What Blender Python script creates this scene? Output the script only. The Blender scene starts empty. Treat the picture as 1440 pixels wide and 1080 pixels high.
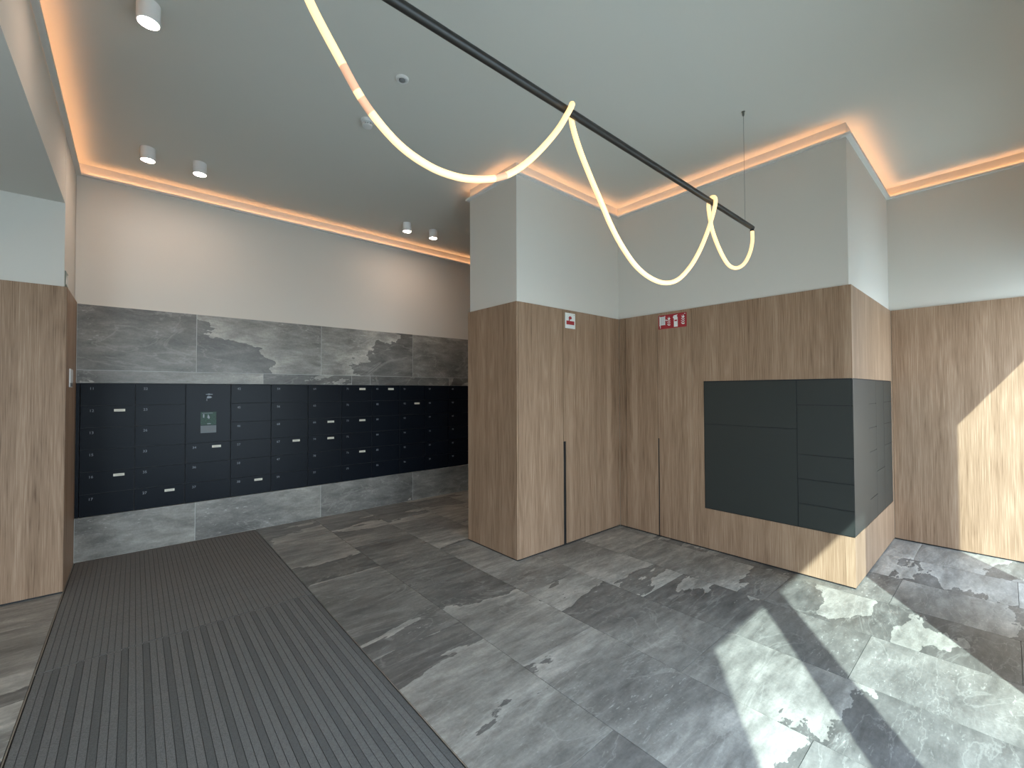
import bpy, bmesh, math, random
from mathutils import Vector, Matrix
random.seed(7)
SC = bpy.context.scene
COL = SC.collection

# ------------------------------------------------------------------ camera
YAW, PITCH, ROLL, FPX = 0.853, 0.0176, -0.0037, 608.4
cam_d = bpy.data.cameras.new('camera')
cam_d.sensor_width = 36.0
cam_d.lens = FPX / 1440 * 36.0
cam_d.clip_start = 0.02
cam = bpy.data.objects.new('camera', cam_d)
COL.objects.link(cam)
fw = Vector((math.cos(YAW) * math.cos(PITCH), math.sin(YAW) * math.cos(PITCH), math.sin(PITCH)))
rt = Vector((math.sin(YAW), -math.cos(YAW), 0))
up = rt.cross(fw)
r2 = rt * math.cos(ROLL) + up * math.sin(ROLL)
u2 = up * math.cos(ROLL) - rt * math.sin(ROLL)
cam.matrix_world = Matrix(((r2.x, u2.x, -fw.x, 0), (r2.y, u2.y, -fw.y, 0), (r2.z, u2.z, -fw.z, 1.55), (0, 0, 0, 1)))
SC.camera = cam

# ------------------------------------------------------------------ exposure, world, sun
SC.view_settings.view_transform = 'Standard'
SC.view_settings.look = 'None'
SC.view_settings.exposure = 0.0
SC.view_settings.gamma = 1.0
SC.view_settings.use_curve_mapping = False
SUN_STRENGTH = 11.0
SKY_STRENGTH = 11.0
LED_STRENGTH = 14.5
SUN_DIR = Vector((1.418, 1.0, -1.42)).normalized()

world = bpy.data.worlds.new('world')
SC.world = world
world.use_nodes = True
wn, wl = world.node_tree.nodes, world.node_tree.links
wn.clear()
wo = wn.new('ShaderNodeOutputWorld')
wb = wn.new('ShaderNodeBackground')
tc = wn.new('ShaderNodeTexCoord')
sx = wn.new('ShaderNodeSeparateXYZ')
cr = wn.new('ShaderNodeValToRGB')
cr.color_ramp.elements[0].position = 0.0
cr.color_ramp.elements[0].color = (0.66, 0.78, 0.86, 1)
cr.color_ramp.elements[1].position = 1.0
cr.color_ramp.elements[1].color = (0.30, 0.46, 0.70, 1)
wl.new(tc.outputs['Generated'], sx.inputs[0])
wl.new(sx.outputs['Z'], cr.inputs[0])
wl.new(cr.outputs[0], wb.inputs['Color'])
wb.inputs['Strength'].default_value = SKY_STRENGTH
wl.new(wb.outputs[0], wo.inputs['Surface'])

sd = bpy.data.lights.new('sun', 'SUN')
sd.energy = SUN_STRENGTH
sd.color = (0.80, 1.0, 0.97)
sd.angle = math.radians(0.7)
sun = bpy.data.objects.new('sun', sd)
sun.rotation_euler = SUN_DIR.to_track_quat('-Z', 'Y').to_euler()
sun.location = (-6, -5, 8)
COL.objects.link(sun)

# ------------------------------------------------------------------ materials
def newmat(name):
    m = bpy.data.materials.new(name)
    m.use_nodes = True
    nt = m.node_tree
    b = nt.nodes.get('Principled BSDF')
    return m, nt, b

def simple(name, col, rough=0.5, metal=0.0, spec=0.5, bump=0.0, bscale=300, vary=0.0, vscale=3):
    m, nt, b = newmat(name)
    b.inputs['Base Color'].default_value = (*col, 1)
    b.inputs['Roughness'].default_value = rough
    b.inputs['Metallic'].default_value = metal
    b.inputs['Specular IOR Level'].default_value = spec
    if bump or vary:
        t = nt.nodes.new('ShaderNodeTexCoord')
    if bump:
        n = nt.nodes.new('ShaderNodeTexNoise')
        n.inputs['Scale'].default_value = bscale
        n.inputs['Detail'].default_value = 3
        bp = nt.nodes.new('ShaderNodeBump')
        bp.inputs['Strength'].default_value = bump
        bp.inputs['Distance'].default_value = 0.001
        nt.links.new(t.outputs['Object'], n.inputs['Vector'])
        nt.links.new(n.outputs['Fac'], bp.inputs['Height'])
        nt.links.new(bp.outputs[0], b.inputs['Normal'])
    if vary:
        n = nt.nodes.new('ShaderNodeTexNoise')
        n.inputs['Scale'].default_value = vscale
        n.inputs['Detail'].default_value = 4
        r = nt.nodes.new('ShaderNodeValToRGB')
        r.color_ramp.elements[0].position = 0.3
        r.color_ramp.elements[1].position = 0.7
        r.color_ramp.elements[0].color = (*[c * (1 - vary) for c in col], 1)
        r.color_ramp.elements[1].color = (*[min(1, c * (1 + vary)) for c in col], 1)
        nt.links.new(t.outputs['Object'], n.inputs['Vector'])
        nt.links.new(n.outputs['Fac'], r.inputs[0])
        nt.links.new(r.outputs[0], b.inputs['Base Color'])
    return m

def emis(name, col, strength):
    m, nt, b = newmat(name)
    b.inputs['Base Color'].default_value = (*col, 1)
    b.inputs['Emission Color'].default_value = (*col, 1)
    b.inputs['Emission Strength'].default_value = strength
    return m

def math_node(nt, op, a, b=None, clamp=False):
    n = nt.nodes.new('ShaderNodeMath')
    n.operation = op
    n.use_clamp = clamp
    for i, v in enumerate((a, b)):
        if v is None:
            continue
        if isinstance(v, (int, float)):
            n.inputs[i].default_value = v
        else:
            nt.links.new(v, n.inputs[i])
    return n.outputs[0]

def mixc(nt, fac, a, b, mode='MIX'):
    n = nt.nodes.new('ShaderNodeMix')
    n.data_type = 'RGBA'
    n.blend_type = mode
    for i, v in ((0, fac), (6, a), (7, b)):
        if isinstance(v, (int, float)):
            n.inputs[i].default_value = v
        elif isinstance(v, tuple):
            n.inputs[i].default_value = (*v, 1)
        else:
            nt.links.new(v, n.inputs[i])
    return n.outputs[2]

def noise(nt, vec, scale, detail=4, rough=0.5, dist=0.0):
    n = nt.nodes.new('ShaderNodeTexNoise')
    n.inputs['Scale'].default_value = scale
    n.inputs['Detail'].default_value = detail
    n.inputs['Roughness'].default_value = rough
    n.inputs['Distortion'].default_value = dist
    nt.links.new(vec, n.inputs['Vector'])
    return n.outputs['Fac']

def ramp(nt, fac, stops, interp='LINEAR'):
    r = nt.nodes.new('ShaderNodeValToRGB')
    r.color_ramp.interpolation = interp
    e = r.color_ramp.elements
    while len(e) < len(stops):
        e.new(0.5)
    for i, (p, c) in enumerate(stops):
        e[i].position = p
        e[i].color = (*c, 1) if len(c) == 3 else c
    nt.links.new(fac, r.inputs[0])
    return r.outputs[0]

def wood_mat(name='oak_laminate'):
    m, nt, b = newmat(name)
    t = nt.nodes.new('ShaderNodeTexCoord')
    s = nt.nodes.new('ShaderNodeSeparateXYZ')
    nt.links.new(t.outputs['Object'], s.inputs[0])
    h = math_node(nt, 'ADD', s.outputs['X'], s.outputs['Y'])
    def vec(hs, zs, off=0.0):
        c = nt.nodes.new('ShaderNodeCombineXYZ')
        nt.links.new(math_node(nt, 'MULTIPLY', h, hs), c.inputs[0])
        nt.links.new(math_node(nt, 'MULTIPLY', s.outputs['Z'], zs), c.inputs[1])
        c.inputs[2].default_value = off
        return c.outputs[0]
    grain = noise(nt, vec(1, 0.018), 170, 3, 0.6)
    broad = noise(nt, vec(1, 0.03, 3.1), 13, 3, 0.5)
    blot = noise(nt, vec(1, 0.10, 9.0), 5, 4, 0.55, 0.4)
    ringv = noise(nt, vec(1, 0.11, 5.0), 3.2, 2, 0.4, 0.2)
    rings = math_node(nt, 'PINGPONG', math_node(nt, 'MULTIPLY', ringv, 17.0), 0.5)
    rings = math_node(nt, 'MULTIPLY', rings, 2.0)
    # staves of the laminated print, about 6 cm wide
    stave = nt.nodes.new('ShaderNodeTexWhiteNoise')
    stave.noise_dimensions = '1D'
    nt.links.new(math_node(nt, 'FLOOR', math_node(nt, 'MULTIPLY', h, 15.5)), stave.inputs['W'])
    f = math_node(nt, 'MULTIPLY', grain, 0.50)
    f = math_node(nt, 'ADD', f, math_node(nt, 'MULTIPLY', broad, 0.28))
    f = math_node(nt, 'ADD', f, math_node(nt, 'MULTIPLY', rings, 0.045))
    f = math_node(nt, 'ADD', f, math_node(nt, 'MULTIPLY', stave.outputs['Value'], 0.07))
    f = math_node(nt, 'ADD', f, math_node(nt, 'MULTIPLY', blot, 0.10))
    c = ramp(nt, f, [(0.34, (0.150, 0.088, 0.052)), (0.43, (0.262, 0.165, 0.102)), (0.52, (0.328, 0.213, 0.137)), (0.63, (0.43, 0.295, 0.198))])
    nt.links.new(c, b.inputs['Base Color'])
    b.inputs['Roughness'].default_value = 0.5
    b.inputs['Specular IOR Level'].default_value = 0.25
    bp = nt.nodes.new('ShaderNodeBump')
    bp.inputs['Strength'].default_value = 0.12
    bp.inputs['Distance'].default_value = 0.001
    nt.links.new(grain, bp.inputs['Height'])
    nt.links.new(bp.outputs[0], b.inputs['Normal'])
    return m

def stone_mat(name, gloss=0.36, lift=1.0, vertical=False):
    m, nt, b = newmat(name)
    t = nt.nodes.new('ShaderNodeTexCoord')
    oi = nt.nodes.new('ShaderNodeObjectInfo')
    rnd = oi.outputs['Random']
    mp = nt.nodes.new('ShaderNodeCombineXYZ')
    nt.links.new(math_node(nt, 'MULTIPLY', rnd, 37.0), mp.inputs[0])
    nt.links.new(math_node(nt, 'MULTIPLY', rnd, 91.0), mp.inputs[1])
    nt.links.new(math_node(nt, 'MULTIPLY', rnd, 13.0), mp.inputs[2])
    ad = nt.nodes.new('ShaderNodeVectorMath')
    ad.operation = 'ADD'
    nt.links.new(t.outputs['Object'], ad.inputs[0])
    nt.links.new(mp.outputs[0], ad.inputs[1])
    P = ad.outputs[0]
    rot = nt.nodes.new('ShaderNodeMapping')
    rot.inputs['Rotation'].default_value = (0, 0.9 if vertical else 0, 0.75)
    rot.inputs['Scale'].default_value = (0.50, 1.5, 1.1)
    nt.links.new(P, rot.inputs['Vector'])
    Q = rot.outputs[0]
    n1 = noise(nt, Q, 0.62, 12, 0.57, 0.25)
    cl = math_node(nt, 'FRACT', math_node(nt, 'ADD', math_node(nt, 'MULTIPLY', n1, 3.9), rnd))
    rot2 = nt.nodes.new('ShaderNodeMapping')
    rot2.inputs['Rotation'].default_value = (0, 0.6 if vertical else 0, 0.55)
    rot2.inputs['Scale'].default_value = (0.8, 3.2, 2.5)
    nt.links.new(P, rot2.inputs['Vector'])
    streak = noise(nt, rot2.outputs[0], 4.5, 10, 0.68, 0.25)
    fine = noise(nt, P, 55, 5, 0.7)
    cloud = noise(nt, P, 2.3, 6, 0.6, 0.3)
    base = ramp(nt, cl, [(0.0, (0.066, 0.065, 0.064)), (0.22, (0.098, 0.096, 0.093)), (0.60, (0.155, 0.151, 0.144)),
                         (0.88, (0.240, 0.233, 0.218)), (1.0, (0.340, 0.331, 0.309))])
    c = mixc(nt, 0.34, base, ramp(nt, cloud, [(0.30, (0.095, 0.094, 0.092)), (0.70, (0.235, 0.229, 0.215))]))
    fl_n = noise(nt, rot2.outputs[0], 26, 4, 0.6, 0.4)
    patch = noise(nt, P, 1.9, 2, 0.5)
    fl_m = math_node(nt, 'MULTIPLY', ramp(nt, fl_n, [(0.60, (0, 0, 0)), (0.70, (1, 1, 1))]), ramp(nt, patch, [(0.45, (0, 0, 0)), (0.62, (1, 1, 1))]))
    c = mixc(nt, math_node(nt, 'MULTIPLY', fl_m, 0.55), c, (0.40, 0.40, 0.385))
    c = mixc(nt, 0.75, c, ramp(nt, streak, [(0.30, (0.22, 0.22, 0.22)), (0.5, (0.50, 0.50, 0.50)), (0.70, (0.82, 0.82, 0.82))]), 'OVERLAY')
    c = mixc(nt, 0.5, c, ramp(nt, fine, [(0.2, (0.3, 0.3, 0.3)), (0.8, (0.7, 0.7, 0.7))]), 'OVERLAY')
    # thin pale veins
    v = noise(nt, Q, 1.7, 6, 0.55, 1.2)
    vv = math_node(nt, 'ABSOLUTE', math_node(nt, 'SUBTRACT', v, 0.5))
    vein = ramp(nt, vv, [(0.0, (1, 1, 1)), (0.010, (0, 0, 0))])
    c = mixc(nt, math_node(nt, 'MULTIPLY', vein, 0.22), c, (0.42, 0.42, 0.40))
    c = mixc(nt, 1.0, c, (lift * 1.02, lift, lift * 0.95), 'MULTIPLY')
    c = mixc(nt, 1.0, c, ramp(nt, rnd, [(0.0, (0.84, 0.84, 0.84)), (1.0, (1.1, 1.1, 1.1))]), 'MULTIPLY')
    nt.links.new(c, b.inputs['Base Color'])
    b.inputs['Roughness'].default_value = gloss
    b.inputs['Specular IOR Level'].default_value = 0.5
    bp = nt.nodes.new('ShaderNodeBump')
    bp.inputs['Strength'].default_value = 0.25
    bp.inputs['Distance'].default_value = 0.002
    nt.links.new(streak, bp.inputs['Height'])
    nt.links.new(bp.outputs[0], b.inputs['Normal'])
    return m

M = {}
M['plaster'] = simple('white_plaster', (0.66, 0.62, 0.555), 0.85, spec=0.2, bump=0.05, bscale=120)
M['ceiling'] = simple('ceiling_paint', (0.62, 0.61, 0.555), 0.85, spec=0.2)
M['cove'] = simple('cove_plaster', (0.74, 0.72, 0.68), 0.8, spec=0.2)
M['wood'] = wood_mat()
M['stone'] = stone_mat('slate_porcelain', 0.38, 1.45)
M['stone_wall'] = stone_mat('slate_porcelain_wall', 0.38, 1.32, True)
M['grout'] = simple('grey_grout', (0.20, 0.20, 0.195), 0.9)
M['black'] = simple('black_recess', (0.008, 0.008, 0.009), 0.6)
M['box'] = simple('anthracite_lacquer', (0.005, 0.0075, 0.012), 0.33, spec=0.15, bump=0.04, bscale=900)
M['locker'] = simple('dark_grey_lacquer', (0.027, 0.030, 0.027), 0.42, spec=0.5, bump=0.04, bscale=900)
M['carcass'] = simple('black_steel', (0.006, 0.007, 0.009), 0.55)
M['print'] = simple('pale_print', (0.30, 0.33, 0.36), 0.6)
M['plate'] = simple('cream_name_plate', (0.75, 0.72, 0.60), 0.4)
M['ink'] = simple('grey_ink', (0.35, 0.33, 0.27), 0.6)
M['green'] = simple('green_notice_print', (0.012, 0.05, 0.03), 0.5, vary=0.6, vscale=70)
M['notice'] = simple('grey_notice_paper', (0.16, 0.18, 0.19), 0.6)
M['mat'] = simple('grey_carpet_insert', (0.165, 0.160, 0.150), 0.95, spec=0.1, bump=0.6, bscale=500, vary=0.25, vscale=220)
M['mat2'] = simple('grey_rubber_insert', (0.118, 0.116, 0.110), 0.8, spec=0.2, bump=0.4, bscale=400, vary=0.2, vscale=200)
M['alu'] = simple('brushed_aluminium', (0.45, 0.44, 0.40), 0.4, metal=0.8)
M['rod'] = simple('black_anodised_rod', (0.030, 0.028, 0.026), 0.38, metal=0.3)
M['wire'] = simple('steel_wire', (0.22, 0.22, 0.20), 0.35, metal=0.9)
M['lampwhite'] = simple('white_lamp_housing', (0.80, 0.78, 0.76), 0.45)
M['plastic'] = simple('white_plastic', (0.68, 0.68, 0.66), 0.4)
M['dark_plastic'] = simple('grey_grille', (0.18, 0.18, 0.18), 0.5)
M['red'] = simple('red_sign_print', (0.36, 0.022, 0.028), 0.45)
M['signwhite'] = simple('white_sign_print', (0.78, 0.78, 0.74), 0.45)
M['signgrey'] = simple('grey_green_sign', (0.20, 0.24, 0.20), 0.5)
M['paving'] = simple('pale_paving', (0.50, 0.49, 0.46), 0.8, vary=0.1)
M['led'] = emis('warm_led', (1.0, 0.50, 0.23), LED_STRENGTH)
M['lamp'] = emis('downlight_glow', (1.0, 0.74, 0.58), 165.0)
M['tube'] = emis('rope_light_glow', (1.0, 0.68, 0.33), 1.22)
M['tubedim'] = emis('rope_light_dim', (0.9, 0.46, 0.28), 0.45)

# ------------------------------------------------------------------ mesh helpers
class MB:
    def __init__(self):
        self.bm = bmesh.new()
    def box(self, x0, x1, y0, y1, z0, z1, mi=0):
        v = [self.bm.verts.new(p) for p in ((x0, y0, z0), (x1, y0, z0), (x1, y1, z0), (x0, y1, z0),
                                            (x0, y0, z1), (x1, y0, z1), (x1, y1, z1), (x0, y1, z1))]
        for f in ((0, 3, 2, 1), (4, 5, 6, 7), (0, 1, 5, 4), (1, 2, 6, 5), (2, 3, 7, 6), (3, 0, 4, 7)):
            self.bm.faces.new([v[i] for i in f]).material_index = mi
        return self
    def prism(self, pts, d, f, mi=0):
        """pts: 2D outline; f(a, b, t) -> 3D point with t in {0, d}"""
        lo = [self.bm.verts.new(f(a, b, 0)) for a, b in pts]
        hi = [self.bm.verts.new(f(a, b, d)) for a, b in pts]
        self.bm.faces.new(lo).material_index = mi
        self.bm.faces.new(hi[::-1]).material_index = mi
        n = len(pts)
        for i in range(n):
            self.bm.faces.new((lo[i], hi[i], hi[(i + 1) % n], lo[(i + 1) % n])).material_index = mi
        return self
    def lathe(self, prof, cx, cy, seg=32, mi=0):
        """prof: list of (r, z)"""
        rings = []
        for r, z in prof:
            if r < 1e-6:
                rings.append([self.bm.verts.new((cx, cy, z))])
            else:
                rings.append([self.bm.verts.new((cx + r * math.cos(2 * math.pi * k / seg), cy + r * math.sin(2 * math.pi * k / seg), z)) for k in range(seg)])
        for a, b in zip(rings, rings[1:]):
            for k in range(seg):
                j = (k + 1) % seg
                va = [a[0]] if len(a) == 1 else [a[k], a[j]]
                vb = [b[0]] if len(b) == 1 else [b[j], b[k]]
                if len(va) + len(vb) > 2:
                    self.bm.faces.new(va + vb).material_index = mi
        return self
    def tube(self, pts, r, seg=14, mis=None, caps=True):
        pts = [Vector(p) for p in pts]
        n = len(pts)
        T = [(pts[min(i + 1, n - 1)] - pts[max(i - 1, 0)]).normalized() for i in range(n)]
        nrm = T[0].orthogonal().normalized()
        rings = []
        for i in range(n):
            nrm = (nrm - T[i] * nrm.dot(T[i])).normalized()
            bi = T[i].cross(nrm)
            rings.append([self.bm.verts.new(pts[i] + (nrm * math.cos(2 * math.pi * k / seg) + bi * math.sin(2 * math.pi * k / seg)) * r) for k in range(seg)])
        for i in range(n - 1):
            for k in range(seg):
                j = (k + 1) % seg
                self.bm.faces.new((rings[i][k], rings[i][j], rings[i + 1][j], rings[i + 1][k])).material_index = mis[i] if mis else 0
        if caps:
            self.bm.faces.new(rings[0][::-1])
            self.bm.faces.new(rings[-1])
        return self
    def mesh(self, name, mats, smooth=False):
        bmesh.ops.recalc_face_normals(self.bm, faces=self.bm.faces)
        me = bpy.data.meshes.new(name)
        self.bm.to_mesh(me)
        self.bm.free()
        for m in (mats if isinstance(mats, (list, tuple)) else [mats]):
            me.materials.append(m)
        if smooth:
            for p in me.polygons:
                p.use_smooth = True
            me.set_sharp_from_angle(angle=math.radians(40))
        return me
    def build(self, name, mats, parent=None, smooth=False, bevel=0.0):
        o = bpy.data.objects.new(name, self.mesh(name, mats, smooth))
        COL.objects.link(o)
        if parent:
            o.parent = parent
        if bevel:
            b = o.modifiers.new('bevel', 'BEVEL')
            b.width = bevel
            b.segments = 2
            b.limit_method = 'ANGLE'
        return o

def link(name, me, parent=None, loc=(0, 0, 0)):
    o = bpy.data.objects.new(name, me)
    COL.objects.link(o)
    if parent:
        o.parent = parent
    o.location = loc
    return o

def tag(o, label=None, cat=None, group=None, kind=None):
    if label: o['label'] = label
    if cat: o['category'] = cat
    if group: o['group'] = group
    if kind: o['kind'] = kind
    return o

def empty(name, loc):
    o = bpy.data.objects.new(name, None)
    o.location = loc
    o.empty_display_size = 0.1
    COL.objects.link(o)
    return o

def part(mb, name, mats, root, **k):
    """build in world coordinates, then keep them under a root placed elsewhere"""
    o = mb.build(name, mats, root, **k)
    o.matrix_parent_inverse = Matrix.Translation(root.location).inverted()
    return o

def sub(mb, name, mats, parent, **k):
    """sub-part of a part whose own mesh is in world coordinates"""
    return mb.build(name, mats, parent, **k)

# ------------------------------------------------------------------ layout numbers (metres)
XL, YM = -0.404, 5.624            # finished left wall face, mailbox wall tile face
XA, YB, XC, YD, XE = 2.646, 2.962, 4.240, 0.798, 5.997
YA2 = 3.735                        # far end of the clad column
D = 0.018                          # cladding thickness
YP = 4.849                         # cladding face of the left pier, towards the camera
YF = -0.45                         # inner face of the street front
ZW, ZC, ZL = 2.386, 3.690, 3.585   # cladding top, ceiling, cove ledge top
ZS = 3.05                          # ceiling of the side hall
XMAX = 9.0

# ------------------------------------------------------------------ floor
g = MB(); g.box(-4.5, XMAX, -0.6, 6.1, -0.12, -0.0105)
floor = tag(g.build('floor', M['grout']), 'grey slate-look tiled floor of the lobby', kind='structure')
TW, TL, G = 0.617, 1.24, 0.0026
tile_me = MB().box(-TW / 2 + G / 2, TW / 2 - G / 2, -TL / 2 + G / 2, TL / 2 - G / 2, -0.0100, 0.0).mesh('tile', M['stone'])
MX0, MX1 = -0.400, 1.046           # entrance mat
def blocked(x0, x1, y0, y1):
    if x0 > XE + .05: return True
    if x0 > XC + .05 and y0 > YD + .05: return True
    if x0 > XA + .05 and y0 > YB + .05 and y1 < YA2 - .05: return True
    if x1 < XL - .05 and y0 > YP + .05: return True
    if x0 > 7.0 or x1 < -2.9: return True
    return False
for i in range(-5, 9):
    x0 = 1.05 + i * TW
    ph = 0.59 if (i % 2) else 1.21
    for k in range(-3, 6):
        y0 = ph + k * TL
        y1 = y0 + TL
        if y1 < -0.5 or y0 > 5.62 or blocked(x0, x0 + TW, y0, y1):
            continue
        a0, a1 = x0, x0 + TW
        if a1 > MX0 + .01 and a0 < MX1 - .01:      # under the mat: keep only what shows beside it
            if a0 < MX0 - .01:
                a1 = MX0 - 0.006
            else:
                continue
        b0, b1 = max(y0, -0.55), min(y1, 5.70)
        if (a0, a1, b0, b1) == (x0, x0 + TW, y0, y1):
            link('tile', tile_me, floor, ((a0 + a1) / 2, (b0 + b1) / 2, 0))
        else:
            w, l = (a1 - a0) / 2 - G / 2, (b1 - b0) / 2 - G / 2
            link('tile', MB().box(-w, w, -l, l, -0.0100, 0.0).mesh('tile', M['stone']), floor, ((a0 + a1) / 2, (b0 + b1) / 2, 0))

# ------------------------------------------------------------------ shell
g = MB(); g.box(-0.62, XMAX, -0.75, 6.1, ZC, ZC + 0.2)
tag(g.build('ceiling', M['ceiling']), 'smooth pale ceiling of the lobby with a warm cove glow at its edges', kind='structure')
g = MB(); g.box(-4.5, XL - D - 0.002, -0.6, YP + D, ZS, ZC)
tag(g.build('ceiling_side', M['plaster']), 'lower ceiling of the side hall with the header band above the opening', kind='structure')

g = MB()
y0 = YM + D
g.box(-0.42, XMAX, y0, y0 + 0.5, -0.01, 0.395)
g.box(-0.42, XMAX, y0, y0 + 0.5, 1.65, ZC)
g.box(-0.42, XMAX, y0 + 0.36, y0 + 0.5, 0.395, 1.65)
g.box(4.45, XMAX, y0, y0 + 0.36, 0.395, 1.65)
wall_back = tag(g.build('wall_back', M['plaster']), 'long wall behind the mailboxes, white above and stone tiled below', kind='structure')

g = MB(); g.box(-4.5, XL - D, YP + D, 6.1, -0.01, ZC)
wall_left = tag(g.build('wall_left', M['plaster']), 'left wall pier, white above oak-look panels', kind='structure')

g = MB(); g.box(XA + D, XMAX, YB + D, YA2 - D, -0.01, ZC)
wall_column = tag(g.build('wall_column', M['plaster']), 'white column and recess wall above oak-look cladding', kind='structure')
g = MB()
g.box(XC + D, XMAX, YD + D, YB + D, -0.01, 0.392)
g.box(XC + D, XMAX, YD + D, YB + D, 1.652, ZC)
g.box(5.2, XMAX, 1.45, YB + D, 0.392, 1.652)
g.box(XC + D, 5.2, 2.02, YB + D, 0.392, 1.652)
g.box(5.955, XMAX, YD + D, 1.45, 0.392, 1.652)
wall_locker = tag(g.build('wall_right', M['plaster']), 'projecting corner wall that holds the parcel lockers', kind='structure')
g = MB(); g.box(XE + D, XMAX, YF - 0.1, YD + D, -0.01, ZC)
wall_far = tag(g.build('wall_far_right', M['plaster']), 'far right wall with sunlit oak-look panels', kind='structure')
g = MB(); g.box(XMAX, XMAX + 0.15, -0.6, 6.1, -0.01, ZC + 0.1)
tag(g.build('wall_east', M['plaster']), 'end wall of the corridor', kind='structure')
g = MB(); g.box(-4.65, -4.5, -0.6, 6.1, -0.01, ZC + 0.1)
tag(g.build('wall_west', M['plaster']), 'end wall of the side hall', kind='structure')

# street front with its openings (behind the camera; they shape the daylight)
ZH = 2.520
g = MB()
ops = [(-3.4, -1.5), (0.122, 1.109), (1.251, 2.830), (4.688, 5.970)]
xs = -4.5
for a, b in ops:
    g.box(xs, a, -0.60, YF, -0.01, ZC)
    g.box(a, b, -0.60, YF, ZH + 0.0, ZC)
    xs = b
g.box(xs, XMAX, -0.60, YF, -0.01, ZC)
tag(g.build('wall_front', M['plaster']), 'street wall with tall window openings behind the camera', kind='structure')
for i, (a, b) in enumerate(ops):
    f = MB()
    f.box(a + .002, a + 0.03, -0.56, -0.51, 0.0, ZH - .002); f.box(b - 0.03, b - .002, -0.56, -0.51, 0.0, ZH - .002)
    f.box(a + 0.03, b - 0.03, -0.56, -0.51, ZH - 0.03, ZH - .002); f.box(a + 0.03, b - 0.03, -0.56, -0.51, 0.0, 0.04)
    tag(f.build('window_%d' % (i + 1), M['rod']), 'dark metal frame of a full-height street window', kind='structure')
    ld = bpy.data.lights.new('portal', 'AREA')
    ld.shape = 'RECTANGLE'; ld.size = b - a; ld.size_y = ZH
    ld.cycles.is_portal = True
    lo = bpy.data.objects.new('portal', ld)
    lo.location = ((a + b) / 2, -0.60, ZH / 2)
    lo.rotation_euler = (math.radians(90), 0, 0)
    COL.objects.link(lo)
g = MB(); g.box(-30, 30, -40, -0.62, -0.2, -0.03)  # out-of-view paving, added so that sunlight bounces up to the ceiling
tag(g.build('ground', M['paving']), 'unseen pale street paving, added to bounce sunlight into the lobby', kind='structure')

# ------------------------------------------------------------------ cladding
def panel_x(x, ya, yb, parent, pts=None, z0=0.012, z1=ZW):
    """panel lying in a plane of constant x, visible face at x, thickness towards +x"""
    a, b = min(ya, yb) + 0.0024, max(ya, yb) - 0.0024
    pts = pts or [(a, z0), (b, z0), (b, z1), (a, z1)]
    return MB().prism(pts, D - 0.001, lambda p, q, t: (x + t, p, q)).build('wood_panel', M['wood'], parent)
def panel_y(y, xa, xb, parent, pts=None, z0=0.012, z1=ZW):
    a, b = min(xa, xb) + 0.0024, max(xa, xb) - 0.0024
    pts = pts or [(a, z0), (b, z0), (b, z1), (a, z1)]
    return MB().prism(pts, D - 0.001, lambda p, q, t: (p, y + t, q)).build('wood_panel', M['wood'], parent)

# column, narrow side (A) and recess (B)
panel_x(XA, YB, YA2, wall_column)
SLB = (3.276, 3.317)               # dark finger pull on B
panel_y(YB, XA + D, SLB[0] + .001, wall_column)
def cupboard_door_y(y, a, b, hx0, hx1, zt, parent):
    pts = [(hx1, 0.012), (b, 0.012), (b, ZW), (a, ZW), (a, zt), (hx1, zt)]
    return MB().prism(pts, D - 0.001, lambda p, q, t: (p, y + t, q)).build('wood_panel', M['wood'], parent)
def cupboard_door_x(x, a, b, h0, h1, zt, parent):
    # a < b in y; the pull is cut out at the b (far) edge
    pts = [(a, 0.012), (h0, 0.012), (h0, zt), (b, zt), (b, ZW), (a, ZW)]
    return MB().prism(pts, D - 0.001, lambda p, q, t: (x + t, p, q)).build('wood_panel', M['wood'], parent)
cupboard_door_y(YB, SLB[0] + 0.003, 3.814, SLB[0] + .003, SLB[1], 1.043, wall_column)
panel_y(YB, 3.816, XC, wall_column)
MB().box(SLB[0], SLB[1] + .006, YB + 0.007, YB + D, 0.012, 1.05).build('finger_pull', M['black'], wall_column)
MB().box(SLB[0] - .001, SLB[0] + .003, YB + 0.004, YB + D - .001, 1.05, ZW - .001).build('shadow_joint', M['black'], wall_column)
MB().box(3.812, 3.818, YB + 0.010, YB + D - .001, 0.012, ZW - .001).build('shadow_joint', M['black'], wall_column)

# C: towards the camera, with the parcel lockers cut in
LZ0, LZ1, LY = 0.398, 1.646, 1.977
panel_x(XC, 2.876, YB, wall_locker)
panel_x(XC, 2.474, 2.874, wall_locker)
SLC = (2.470, 2.492)
cupboard_door_x(XC, 2.092, 2.472, 2.460, 2.472, 1.045, wall_locker)
panel_x(XC, YD, 2.090, wall_locker, pts=[(YD, 0.012), (2.090, 0.012), (2.090, ZW), (YD, ZW), (YD, LZ1), (LY, LZ1), (LY, LZ0), (YD, LZ0)])
for y in (2.875, 2.473, 2.091):
    MB().box(XC + 0.010, XC + D - .001, y - .003, y + .003, 0.012, ZW - .001).build('shadow_joint', M['black'], wall_locker)
MB().box(XC + 0.007, XC + D, 2.455, 2.479, 0.012, 1.05).build('finger_pull', M['black'], wall_locker)
# D: return of the corner
LX = 5.945
panel_y(YD, XC + D, XE, wall_locker, pts=[(XC + D, 0.012), (XE, 0.012), (XE, ZW), (XC + D, ZW), (XC + D, LZ1), (LX, LZ1), (LX, LZ0), (XC + D, LZ0)])
# E
panel_x(XE, YF + .002, YD - .001, wall_far)
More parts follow.
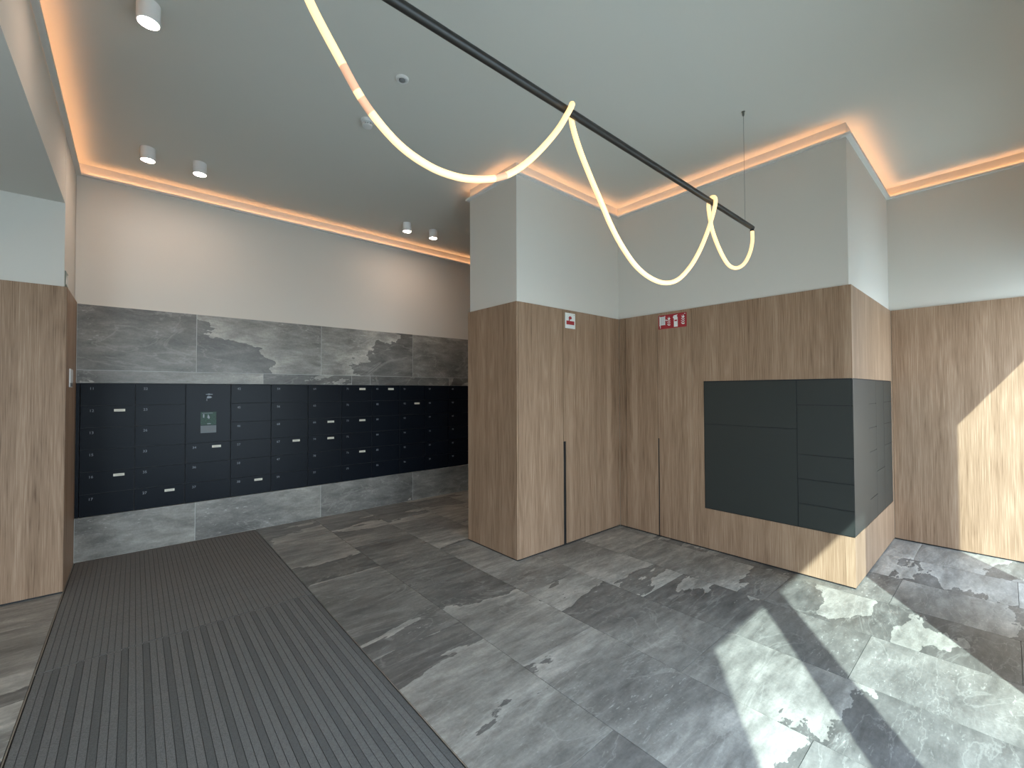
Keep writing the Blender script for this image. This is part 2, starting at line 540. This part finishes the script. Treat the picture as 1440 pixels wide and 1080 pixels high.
# left pier
panel_y(YP, -1.602, XL, wall_left)
panel_y(YP, -3.0, -1.604, wall_left)
MB().prism([(YP + D, 0.004), (YM - 0.001, 0.004), (YM - 0.001, ZW), (YP + D, ZW)], D - 0.001,
           lambda p, q, t: (XL - t, p, q)).build('wood_panel', M['wood'], wall_left)

def base(parent, x0, x1, y0, y1, name):
    tag(MB().box(x0, x1, y0, y1, 0.0005, 0.0115).build(name, M['black']), 'thin black recessed plinth line', kind='structure')
base(None, XA + .005, XA + D, YB + .005, YA2, 'baseboard_column')
base(None, XA + D, XC, YB + .005, YB + D, 'baseboard_north')
base(None, XC + .005, XC + D, YD + .005, YB, 'baseboard_right')
base(None, XC + D, XE, YD + .005, YD + D, 'baseboard_south')
base(None, XE + .005, XE + D, YF, YD, 'baseboard_far_right')
base(None, -3.0, XL - .005, YP + .005, YP + D, 'baseboard_left')

# ------------------------------------------------------------------ wall tiles around the mailboxes
def wtile(x0, x1, z0, z1):
    x0 = max(x0, XL + .001); x1 = min(x1, 6.5)
    cx, cz = (x0 + x1) / 2, (z0 + z1) / 2
    w, h = (x1 - x0) / 2 - .0025, (z1 - z0) / 2 - .002
    me = MB().box(-w, w, 0, D - 0.002, -h, h).mesh('tile', M['stone_wall'])
    link('tile', me, wall_back, (cx, YM, cz))
for k in range(-1, 5):
    a = 0.492 + k * 1.262
    if a + 1.262 > XL and a < 6:
        wtile(a, a + 1.262, 1.766, 2.378)
        wtile(a, a + 1.262, 0.002, 0.400)
for a, b in ((XL, 1.115), (1.115, 2.135), (2.135, 2.386), (2.386, 3.632), (3.632, 4.88), (4.88, 6.1)):
    wtile(a, b, 1.645, 1.766)
g = MB().box(XL, 6.5, YM + 0.002, YM + D - .003, 0.002, 0.399)
g.box(XL, 6.5, YM + 0.002, YM + D - .001, 1.646, 2.377)
g.build('grout', simple('pale_grout', (0.50, 0.50, 0.47), 0.9), wall_back)

# ------------------------------------------------------------------ mailboxes
def text_mesh(s, size, mat):
    cu = bpy.data.curves.new('t', 'FONT')
    cu.body = s; cu.size = size; cu.extrude = 0.0003; cu.align_x = 'CENTER'; cu.align_y = 'CENTER'
    cu.resolution_u = 2
    o = bpy.data.objects.new('t', cu)
    COL.objects.link(o)
    dg = bpy.context.evaluated_depsgraph_get()
    me = bpy.data.meshes.new_from_object(o.evaluated_get(dg))
    bpy.data.objects.remove(o)
    me.materials.clear(); me.materials.append(mat)
    me.transform(Matrix.Rotation(math.radians(90), 4, 'X'))
    return me

CX = [-0.376, 0.008, 0.403, 0.802, 1.199, 1.602, 2.008, 2.412, 2.815, 3.220, 3.624, 4.028]
RZ = [1.640, 1.433, 1.227, 1.021, 0.815, 0.609, 0.402]
NUM = [['11', '12', '13', '15', '16', '17'], ['22', '23', '26', '33', '35', '27'], [None, None, None, '34', '36', '37'],
       ['42', '45', '46', '57', '58', '38'], ['54', '56', '68', '67', '47', '59'], ['64', '65', '66', '74', '78', '77'],
       ['71', '72', '73', '75', '76', '79'], ['81', '82', '83', '84', '85', '86'], ['91', '92', '93', '94', '95', '96'],
       ['97', '98', '99', '10', '20', '30'], ['40', '50', '60', '70', '80', '90']]
PLATE = {(0, 1), (0, 4), (1, 5), (2, 3), (3, 5), (4, 3), (5, 2), (5, 3), (6, 0), (6, 2), (6, 4), (7, 0), (8, 1)}
ORD = ['first', 'second', 'third', 'fourth', 'fifth', 'sixth', 'seventh', 'eighth', 'ninth', 'tenth', 'eleventh']
EXTRA = ['name plates on second and fifth doors', 'with a name plate on its bottom door',
         'its tall top door carrying a green notice', 'with a name plate on its bottom door',
         'with one name plate halfway down', 'name plates on third and fourth doors',
         'three name plates on it', 'with a name plate on its top door',
         'with a name plate on its second door', 'in the dark, without any name plate', 'darkest, nearest the oak clad pillar']
YDR = YM + 0.006
SP = MB().box(XL + .001, CX[0] - .003, YDR + .004, YM + 0.34, 0.404, 1.642).build('filler_strip', M['box'])
tag(SP, 'narrow dark filler strip between oak panel and first mailbox column', 'filler')
num_cache = {}
for c in range(11):
    x0, x1 = CX[c], CX[c + 1]
    root = empty('mailbox_unit', ((x0 + x1) / 2, YM + 0.17, 0.402))
    tag(root, '%s mailbox column from the narrow oak panel, %s' % (ORD[c], EXTRA[c]), 'mailboxes', 'mailbox columns set in the stone wall', 'thing')
    part(MB().box(x0 + .0005, x1 - .0005, YDR + .016, YM + .35, 0.402, 1.644), 'carcass', M['carcass'], root)
    rows = [(0, 3), (3, 4), (4, 5), (5, 6)] if c == 2 else [(i, i + 1) for i in range(6)]
    for a, b in rows:
        d = part(MB().box(x0 + .0048, x1 - .0048, YDR, YDR + .015, RZ[b] + .0034, RZ[a] - .0034), 'door', M['box'], root, bevel=0.001)
        if c == 2 and a == 0:
            sub(MB().box(0.533, 0.671, YDR - .0012, YDR - .0002, 1.205, 1.345), 'notice_picture', M['green'], d)
            g = MB()
            g.box(0.533, 0.671, YDR - .0014, YDR - .0002, 1.122, 1.200)
            n = sub(g, 'notice_text_panel', M['notice'], d)
            tag(n, 'pale grey lower part of the notice')
            e = MB()
            e.box(0.577, 0.637, YDR - .001, YDR - .0001, 1.530, 1.537)
            e.box(0.594, 0.612, YDR - .001, YDR - .0001, 1.526, 1.541)
            e.prism([(0.583, 1.500), (0.594, 1.515), (0.618, 1.512), (0.632, 1.503), (0.618, 1.492), (0.592, 1.490)], .0009, lambda p, q, t: (p, YDR - .001 + t, q))
            e.box(0.584, 0.588, YDR - .001, YDR - .0001, 1.462, 1.490)
            tag(sub(e, 'emblem', M['print'], d), 'small pale emblem')
            f = MB()
            f.box(0.545, 0.640, YDR - .002, YDR - .0013, 1.330, 1.334)
            f.box(0.553, 0.565, YDR - .002, YDR - .0013, 1.285, 1.322)
            f.prism([(0.598, 1.322), (0.614, 1.286), (0.606, 1.268), (0.590, 1.286)], .0007, lambda p, q, t: (p, YDR - .002 + t, q))
            f.box(0.590, 0.622, YDR - .002, YDR - .0013, 1.215, 1.222)
            tag(sub(f, 'notice_marks', M['print'], d), 'pale marks on the green picture')
            f = MB()
            for z in (1.180, 1.166, 1.152):
                f.box(0.557, 0.650, YDR - .002, YDR - .0015, z, z + .004)
            f.box(0.533, 0.671, YDR - .002, YDR - .0015, 1.141, 1.145)
            sub(f, 'notice_lines', M['dark_plastic'], d)
            continue
        s = NUM[c][a]
        if s not in num_cache:
            num_cache[s] = text_mesh(s, 0.034, M['print'])
        nn = link('number', num_cache[s], d, (x0 + 0.078, YDR - .0005, RZ[a] - 0.048))
        if (c, a) in PLATE:
            p = sub(MB().box(x0 + .232, x0 + .312, YDR - .004, YDR - .0001, RZ[a] - .060, RZ[a] - .036), 'name_plate', M['plate'], d)
            # no fourth level: the faint writing belongs to the plate's own mesh
            bm = bmesh.new(); bm.from_mesh(p.data)
            k0 = len(bm.faces)
            v = [bm.verts.new((x, YDR - .0043, z)) for x, z in ((x0 + .242, RZ[a] - .050), (x0 + .300, RZ[a] - .050), (x0 + .300, RZ[a] - .0465), (x0 + .242, RZ[a] - .0465))]
            fc = bm.faces.new(v); fc.material_index = 1
            bm.to_mesh(p.data); bm.free()
            p.data.materials.append(M['ink'])

# ------------------------------------------------------------------ parcel lockers
root = empty('parcel_locker', (XC + 0.3, 1.38, LZ0))
tag(root, 'dark grey parcel locker bank facing the mailboxes side, sunlit at its lower corner', 'parcel locker', 'parcel locker banks on the corner')
part(MB().box(XC + .019, XC + .55, YD + .035, 2.012, LZ0 + .002, LZ1 + .002).box(XC + .004, XC + .019, YD + .018, LY - .001, LZ0 + .001, LZ1 - .001), 'carcass', M['carcass'], root)
XD_ = XC - .0005
def ldoor(ya, yb, za, zb, nm='door'):
    part(MB().box(XD_, XD_ + .0045, ya + .003, yb - .003, za + .0032, zb - .0032), nm, M['locker'], root)
ldoor(1.181, LY - .004, 1.224, LZ1 - .006)
ldoor(1.181, LY - .004, LZ0 + .003, 1.224)
zz = [LZ1 - .006, 1.428, 1.012, 0.808, 0.601, LZ0 + .003]
for a, b in zip(zz, zz[1:]):
    ldoor(YD + .002, 1.181, b, a)

root = empty('parcel_locker', (5.1, YD + 0.3, LZ0))
tag(root, 'second parcel locker bank on the return wall, pale with glare, seen at a shallow angle', 'parcel locker', 'parcel locker banks on the corner')
part(MB().box(4.86, LX + .008, YD + .019, 1.42, LZ0 + .002, LZ1 + .002).box(XC + .010, LX - .001, YD + .005, YD + .0175, LZ0 + .001, LZ1 - .001), 'carcass', M['carcass'], root)
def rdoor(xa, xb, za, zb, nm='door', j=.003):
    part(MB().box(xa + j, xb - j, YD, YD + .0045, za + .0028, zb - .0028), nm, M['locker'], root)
T0, T1 = LZ0 + .003, LZ1 - .006
rdoor(XC + .0045, 4.830, T0, T1, 'glare_blank', .0002)  # stands for doors; the glare hiding their gaps is built as a plain front
z2 = [T1, 1.430, 1.219, 1.010, 0.601, T0]
for a, b in zip(z2, z2[1:]):
    rdoor(4.830, 5.140, b, a, j=.0004)
rdoor(5.140, 5.510, 0.808, T1); rdoor(5.140, 5.510, T0, 0.808)
z3 = [T1, 1.434, 1.222, 1.012, T0]
for a, b in zip(z3, z3[1:]):
    rdoor(5.510, LX - .004, b, a)

# ------------------------------------------------------------------ cove ledges with LED strips
PR = 0.034
n_trim = [0]
def cove(axis, w, out, a, b, label):
    """ledge along x (axis 'x') on wall plane y=w, or along y on wall plane x=w; out = +-1 towards the room"""
    n_trim[0] += 1
    t = w + out * PR
    lo, hi = min(w, t), max(w, t)
    g = MB()
    lip0, lip1 = (t - out * 0.006, t)
    l0, l1 = min(lip0, lip1), max(lip0, lip1)
    e0, e1 = w + out * 0.008, w + out * 0.020
    e0, e1 = min(e0, e1), max(e0, e1)
    if axis == 'x':
        g.box(a, b, lo, hi, 3.572, 3.580); g.box(a, b, l0, l1, 3.5802, 3.592)
    else:
        g.box(lo, hi, a, b, 3.572, 3.580); g.box(l0, l1, a, b, 3.5802, 3.592)
    o = tag(g.build('trim_%d' % n_trim[0], M['cove']), label, kind='structure')
    s = MB()
    if axis == 'x':
        s.box(a + .03, b - .03, e0, e1, 3.5805, 3.5830)
    else:
        s.box(e0, e1, a + .03, b - .03, 3.5805, 3.5830)
    s.build('led_strip', M['led'], o)
wl_ = XL - D
cove('x', YM + D, -1, wl_ + PR + .001, XMAX, 'cove ledge with warm light above the mailbox wall')
cove('y', wl_, 1, YF + PR, YM + D, 'cove ledge with warm light on the left wall')
cove('y', XA + D, -1, YB + D - PR, YA2 - D + PR, 'cove ledge with warm light round the column side')
cove('x', YB + D, -1, XA + D + .001, XC + D - PR - .001, 'cove ledge with warm light in the recess')
cove('y', XC + D, -1, YD + D - PR, YB + D, 'cove ledge with warm light above the locker wall')
cove('x', YD + D, -1, XC + D + .001, XE + D - PR - .001, 'cove ledge with warm light on the corner return')
cove('y', XE + D, -1, YF + PR + .001, YD + D, 'cove ledge with warm light on the far right wall')
cove('x', YF, 1, wl_ + PR + .001, XE + D - .001, 'cove ledge with warm light on the street wall')
cove('x', YA2 - D, 1, XA + D + .001, XMAX, 'cove ledge with warm light on the corridor side')

# ------------------------------------------------------------------ entrance mats
def mat(y0, y1, label):
    root = empty('entrance_mat', ((MX0 + MX1) / 2, (y0 + y1) / 2, 0))
    tag(root, label, 'mat', 'ribbed entrance mats')
    n = 45
    p = (MX1 - MX0 - 0.012) / n
    part(MB().box(MX0, MX1, y0 + .0005, y1 - .0005, -0.0103, -0.0045), 'backing', M['black'], root)
    prof = lambda w: [(-w, -0.0044), (w, -0.0044), (w, 0.0012), (w * .93, 0.0022), (-w * .93, 0.0022), (-w, 0.0012)]
    meshes = []
    for m in (M['mat'], M['mat2']):
        meshes.append(MB().prism(prof(p / 2 - .0009), y1 - y0 - .008, lambda a, b, t: (a, t, b)).mesh('slat', m))
    for i in range(n):
        which = 1 if (i % 3 == 2 and y0 < 3) else 0
        link('slat', meshes[which], root, (MX0 + .006 + p * (i + .5) - root.location.x, y0 + .004 - root.location.y, 0))
    part(MB().box(MX0 - .004, MX0 + .001, y0, y1, -0.0044, 0.0012).box(MX1 - .001, MX1 + .003, y0, y1, -0.0044, 0.0012)
         .box(MX0 + .001, MX1 - .001, y1 - .0035, y1 - .0005, -0.0044, 0.0012), 'edge_trim', M['alu'], root)
mat(3.545, YM - .002, 'dark ribbed entrance mat lying against the mailbox wall, beyond the pale joint')
mat(1.35, 3.545, 'larger dark ribbed entrance mat with some darker slats, crossing the open floor')

# ------------------------------------------------------------------ pendant lamp with rope light
YR, ZR, RR = 1.299, 2.829, 0.0175
root = empty('rope_pendant_lamp', (1.9, YR, ZR))
tag(root, 'long black rod hung from the ceiling with a glowing rope light looped over it', 'pendant lamp')
RX0, RX1 = 0.02, 3.650
g = MB(); g.tube([(RX0, YR, ZR), (RX1, YR, ZR)], RR, 24)
part(g, 'rod', M['rod'], root, smooth=True)
for wx in (0.16, 3.505):
    part(MB().tube([(wx, YR, ZR + RR - .002), (wx - .006 if wx > 1 else wx, YR, ZC - .03)], 0.0012, 6), 'suspension_wire', M['wire'], root)
    px = wx - .006 if wx > 1 else wx
    part(MB().lathe([(0.0, ZC - .0005), (0.013, ZC - .0005), (0.013, ZC - .003), (0.008, ZC - .005), (0.007, ZC - .030), (0.003, ZC - .038), (0.0, ZC - .038)], px, YR, 20), 'ceiling_anchor', M['wire'], root, smooth=True)
O = 0.033
ctrl = [  # (x, dy, z)
    (0.06, .0, 2.80), (0.075, .0, 2.70), (0.12, .0, 2.62), (0.20, -.005, 2.64), (0.262, -.02, 2.76), (0.290, -O, 2.83), (0.305, 0.0, 2.862), (0.320, O, 2.825),
    (0.372, .010, 2.68), (0.451, .0, 2.552), (0.536, .0, 2.442), (0.644, .0, 2.362), (0.760, .0, 2.328), (0.870, .0, 2.328), (0.965, .0, 2.349),
    (1.060, -.003, 2.384), (1.139, -.006, 2.432), (1.225, -.010, 2.507), (1.310, -.018, 2.600), (1.388, -.026, 2.70), (1.440, -O, 2.785), (1.475, -.028, 2.840), (1.503, 0.0, 2.864),
    (1.530, .026, 2.845), (1.555, O, 2.79), (1.590, .024, 2.70), (1.645, .010, 2.592), (1.715, .0, 2.485), (1.805, .0, 2.378), (1.905, .0, 2.290), (2.024, .0, 2.218), (2.165, .0, 2.180),
    (2.317, .0, 2.178), (2.470, .0, 2.224), (2.619, -.004, 2.330), (2.735, -.010, 2.455), (2.832, -.018, 2.600), (2.893, -.028, 2.730), (2.921, -O, 2.815), (2.938, -.018, 2.856), (2.950, .010, 2.864),
    (2.962, .032, 2.835), (2.972, O, 2.77), (2.990, .022, 2.660), (3.035, .008, 2.565), (3.105, .0, 2.492), (3.200, .0, 2.450), (3.300, .0, 2.448), (3.400, .0, 2.475),
    (3.490, .0, 2.523), (3.565, .0, 2.590), (3.620, .0, 2.665), (3.648, .0, 2.745), (3.640, .0, 2.812)]
def catmull(P, k=6):
    P = [Vector(p) for p in P]
    out = []
    for i in range(len(P) - 1):
        p0, p1, p2, p3 = P[max(i - 1, 0)], P[i], P[i + 1], P[min(i + 2, len(P) - 1)]
        for j in range(k):
            t = j / k
            out.append(0.5 * ((2 * p1) + (p2 - p0) * t + (2 * p0 - 5 * p1 + 4 * p2 - p3) * t * t + (3 * p1 - p0 - 3 * p2 + p3) * t * t * t))
    out.append(P[-1])
    return out
path = catmull([(x, YR + dy, z) for x, dy, z in ctrl])
mis = []
for p, q in zip(path, path[1:]):
    cx, cz = (p.x + q.x) / 2, (p.z + q.z) / 2
    dim = (0.470 < cx < 0.505 and cz < 2.60) or (0.528 < cx < 0.556 and cz < 2.5) or (1.048 < cx < 1.102 and cz < 2.5)
    mis.append(1 if dim else 0)
part(MB().tube(path, 0.0128, 16, mis), 'light_rope', [M['tube'], M['tubedim']], root, smooth=True)
part(MB().lathe([(0, ZR - .004), (.0145, ZR - .004), (.0145, ZR - .028), (0, ZR - .028)], 3.640, YR, 18), 'end_cap', M['rod'], root, smooth=True)

# ------------------------------------------------------------------ ceiling downlights
DL = [(0.041, 3.075, 'cylindrical white ceiling spotlight standing alone, the largest of the five'),
      (0.072, 4.913, 'white ceiling spotlight closest to the corner of the glowing cove'),
      (0.442, 4.919, 'white ceiling spotlight second from the corner of the glowing cove'),
      (2.587, 4.975, 'small white ceiling spotlight of the far pair, farther from the oak clad pillar'),
      (2.965, 4.972, 'small white ceiling spotlight of the far pair, closest to the oak clad pillar')]
R_, H_ = 0.053, 0.108
for x, y, lab in DL:
    root = empty('ceiling_spotlight', (x, y, ZC - H_))
    tag(root, lab, 'ceiling light', 'cylindrical ceiling spotlights')
    part(MB().lathe([(0, ZC - .0005), (R_, ZC - .0005), (R_, ZC - H_ + .002), (R_ - .002, ZC - H_), (R_ - .005, ZC - H_), (R_ - .006, ZC - H_ + .006)], x, y, 36), 'housing', M['lampwhite'], root, smooth=True)
    part(MB().lathe([(0, ZC - H_ + .005), (R_ - .006, ZC - H_ + .005)], x, y, 36), 'diffuser', M['lamp'], root)

# ------------------------------------------------------------------ ceiling detectors
x, y = 1.36, 2.685
root = empty('ceiling_sensor', (x, y, ZC - .02))
tag(root, 'flat round white ceiling sensor with a grey centre', 'sensor')
part(MB().lathe([(0, ZC - .0005), (.044, ZC - .0005), (.043, ZC - .008), (.036, ZC - .014), (.025, ZC - .014), (.024, ZC - .009), (0, ZC - .009)], x, y, 32), 'ring', M['plastic'], root, smooth=True)
part(MB().lathe([(0, ZC - .0095), (.022, ZC - .0095), (.020, ZC - .016), (.010, ZC - .021), (0, ZC - .022)], x, y, 28), 'lens', M['dark_plastic'], root, smooth=True)
x, y = 1.365, 3.285
root = empty('smoke_detector', (x, y, ZC - .05))
tag(root, 'white smoke detector with a slotted lower chamber, behind the rope light', 'smoke detector')
part(MB().lathe([(0, ZC - .0005), (.050, ZC - .0005), (.050, ZC - .018), (.046, ZC - .024), (0, ZC - .024)], x, y, 32), 'base', M['plastic'], root, smooth=True)
g = MB()
for k in range(12):
    a = 2 * math.pi * k / 12
    c, s = math.cos(a), math.sin(a)
    g.prism([(-.004, -.006), (.004, -.006), (.004, .004), (-.004, .004)], .018,
            lambda p, q, t: (x + (.032 + q) * c - p * s, y + (.032 + q) * s + p * c, ZC - .043 + t))
part(g, 'cage', M['plastic'], root)
part(MB().lathe([(0, ZC - .024), (.024, ZC - .024), (.024, ZC - .043), (0, ZC - .043)], x, y, 24), 'chamber', M['dark_plastic'], root, smooth=True)
part(MB().lathe([(0, ZC - .043), (.038, ZC - .043), (.035, ZC - .050), (.02, ZC - .054), (0, ZC - .055)], x, y, 28), 'cap', M['plastic'], root, smooth=True)

# ------------------------------------------------------------------ signs
def flame(cx, cz, s):
    w = [(-.30, .95), (-.12, .62), (-.02, .62), (.10, 1.0), (.20, .72), (.36, .62), (.30, .40), (.10, .30), (-.12, .42)]
    return [[(cx + a * s, cz + b * s) for a, b in w],
            [(cx + a * s, cz + b * s) for a, b in ((-.34, .34), (-.12, .24), (.12, .12), (.36, .22), (.34, .02), (.08, -.04), (-.14, .10))],
            [(cx + a * s, cz + b * s) for a, b in ((-.42, -.02), (-.16, -.16), (.12, -.26), (.36, -.14), (.34, -.34), (.06, -.42), (-.18, -.26))],
            [(cx + a * s, cz + b * s) for a, b in ((-.34, -.42), (-.10, -.54), (.14, -.62), (.36, -.52), (.34, -.80), (.05, -.84), (-.18, -.72))]]
# white sign on the recess (plane y = YB)
root = empty('alarm_sign', (3.385, YB - .004, 2.28))
tag(root, 'small white sign with a red button symbol high on the recess panels', 'sign')
part(MB().box(3.308, 3.462, YB - .004, YB - .0005, 2.199, 2.357), 'plate', M['signwhite'], root)
g = MB()
fy = lambda p, q, t: (p, YB - .0048 + t, q)
g.box(3.325, 3.447, YB - .0048, YB - .0041, 2.238, 2.277)
tag(part(g, 'symbol_bar', M['red'], root), 'red bar')
g = MB()
g.prism([(3.384 + .024 * math.cos(a), 2.308 + .017 * math.sin(a)) for a in [k * math.pi / 10 for k in range(20)]], .0007, fy)
g.prism([(3.362, 2.278), (3.376, 2.278), (3.374, 2.302), (3.362, 2.305)], .0006, fy)
tag(part(g, 'symbol_button', M['red'], root), 'red round button')
g = MB()
g.box(3.440, 3.452, YB - .0046, YB - .0041, 2.338, 2.343)
part(g, 'corner_mark', M['dark_plastic'], root)
# red sign on the locker wall (plane x = XC); its left edge is at the larger y
root = empty('fire_equipment_sign', (XC - .004, 2.30, 2.283))
tag(root, 'red sign with white hose reel, extinguisher and flame symbols', 'sign')
part(MB().box(XC - .004, XC - .0005, 2.142, 2.456, 2.209, 2.357), 'plate', M['red'], root)
def fx(p, q, t):
    return (XC - .0048 + t, 2.456 - p, q)
g = MB()
# reel body, rails, hose end and nozzle
g.box(XC - .0048, XC - .0041, 2.456 - .076, 2.456 - .016, 2.251, 2.340)
g.prism([(.012, 2.244), (.020, 2.244), (.020, 2.347), (.012, 2.347)], .0006, fx)
g.prism([(.072, 2.249), (.080, 2.249), (.080, 2.347), (.072, 2.347)], .0006, fx)
g.prism([(.019, 2.252), (.026, 2.252), (.026, 2.218), (.021, 2.218)], .0006, fx)
g.prism([(.079, 2.298), (.102, 2.290), (.103, 2.302), (.079, 2.306)], .0006, fx)
tag(part(g, 'hose_reel_symbol', M['signwhite'], root), 'white hose reel symbol')
for cx_, cz_, sc_ in ((.118, 2.282, .052), (.273, 2.283, .056)):
    for pl in flame(cx_, cz_, sc_):
        part(MB().prism(pl, .0007, fx), 'flame_symbol', M['signwhite'], root)
g = MB()
g.prism([(.177, 2.219), (.219, 2.219), (.219, 2.277), (.213, 2.277), (.183, 2.277), (.177, 2.277)], .0007, fx)
g.prism([(.177, 2.276), (.183, 2.276), (.183, 2.293), (.177, 2.293)], .0006, fx)
g.prism([(.213, 2.276), (.219, 2.276), (.219, 2.293), (.213, 2.293)], .0006, fx)
g.prism([(.177, 2.292), (.219, 2.292), (.219, 2.316), (.207, 2.332), (.190, 2.332), (.177, 2.316)], .0007, fx)
g.prism([(.166, 2.318), (.175, 2.338), (.218, 2.344), (.214, 2.334), (.182, 2.328), (.175, 2.306)], .0006, fx)
tag(part(g, 'extinguisher_symbol', M['signwhite'], root), 'white extinguisher symbol')
part(MB().prism([(.290, 2.341), (.304, 2.341), (.304, 2.347), (.290, 2.347)], .0007, fx), 'corner_mark', M['signwhite'], root)
g = MB()
for p in (.036, .052):
    g.prism([(p, 2.258), (p + .006, 2.258), (p + .006, 2.334), (p, 2.334)], .0004, lambda a, b, t: (XC - .0052 + t, 2.456 - a, b))
part(g, 'reel_lines', simple('sign_grey_lines', (0.45, 0.44, 0.42), .5), root)
# sign on the left pier, seen almost edge on
xw = XL - D
root = empty('exit_sign', (xw + .004, 4.98, 2.44))
tag(root, 'small grey and white pictogram sign seen edge on above the narrow oak panel', 'sign')
part(MB().box(xw + .0005, xw + .006, 4.885, 5.055, 2.402, 2.520), 'plate', M['signgrey'], root)
g = MB()
fl_ = lambda p, q, t: (xw + .0061 + t, p, q)
g.prism([(4.905, 2.420), (4.935, 2.420), (4.955, 2.455), (4.975, 2.420), (4.99, 2.42), (4.97, 2.475), (4.955, 2.500), (4.935, 2.48), (4.915, 2.455)], .0006, fl_)
part(g, 'figure_symbol', M['signwhite'], root)
g = MB()
g.prism([(5.010, 2.415), (5.040, 2.415), (5.040, 2.508), (5.010, 2.508)], .0006, fl_)
part(g, 'door_symbol', M['signwhite'], root)
# switch on the left oak panel
root = empty('light_switch', (XL + .004, 5.17, 1.67))
tag(root, 'pale grey switch plate on the narrow oak panel beside the mailboxes', 'switch')
part(MB().box(XL + .0005, XL + .008, 5.05, 5.24, 1.600, 1.752), 'frame', M['plastic'], root, bevel=.002)
part(MB().box(XL + .0082, XL + .011, 5.06, 5.23, 1.640, 1.745), 'rocker', M['plastic'], root, bevel=.001)
part(MB().box(XL + .0082, XL + .010, 5.06, 5.23, 1.606, 1.634), 'socket_panel', M['dark_plastic'], root)
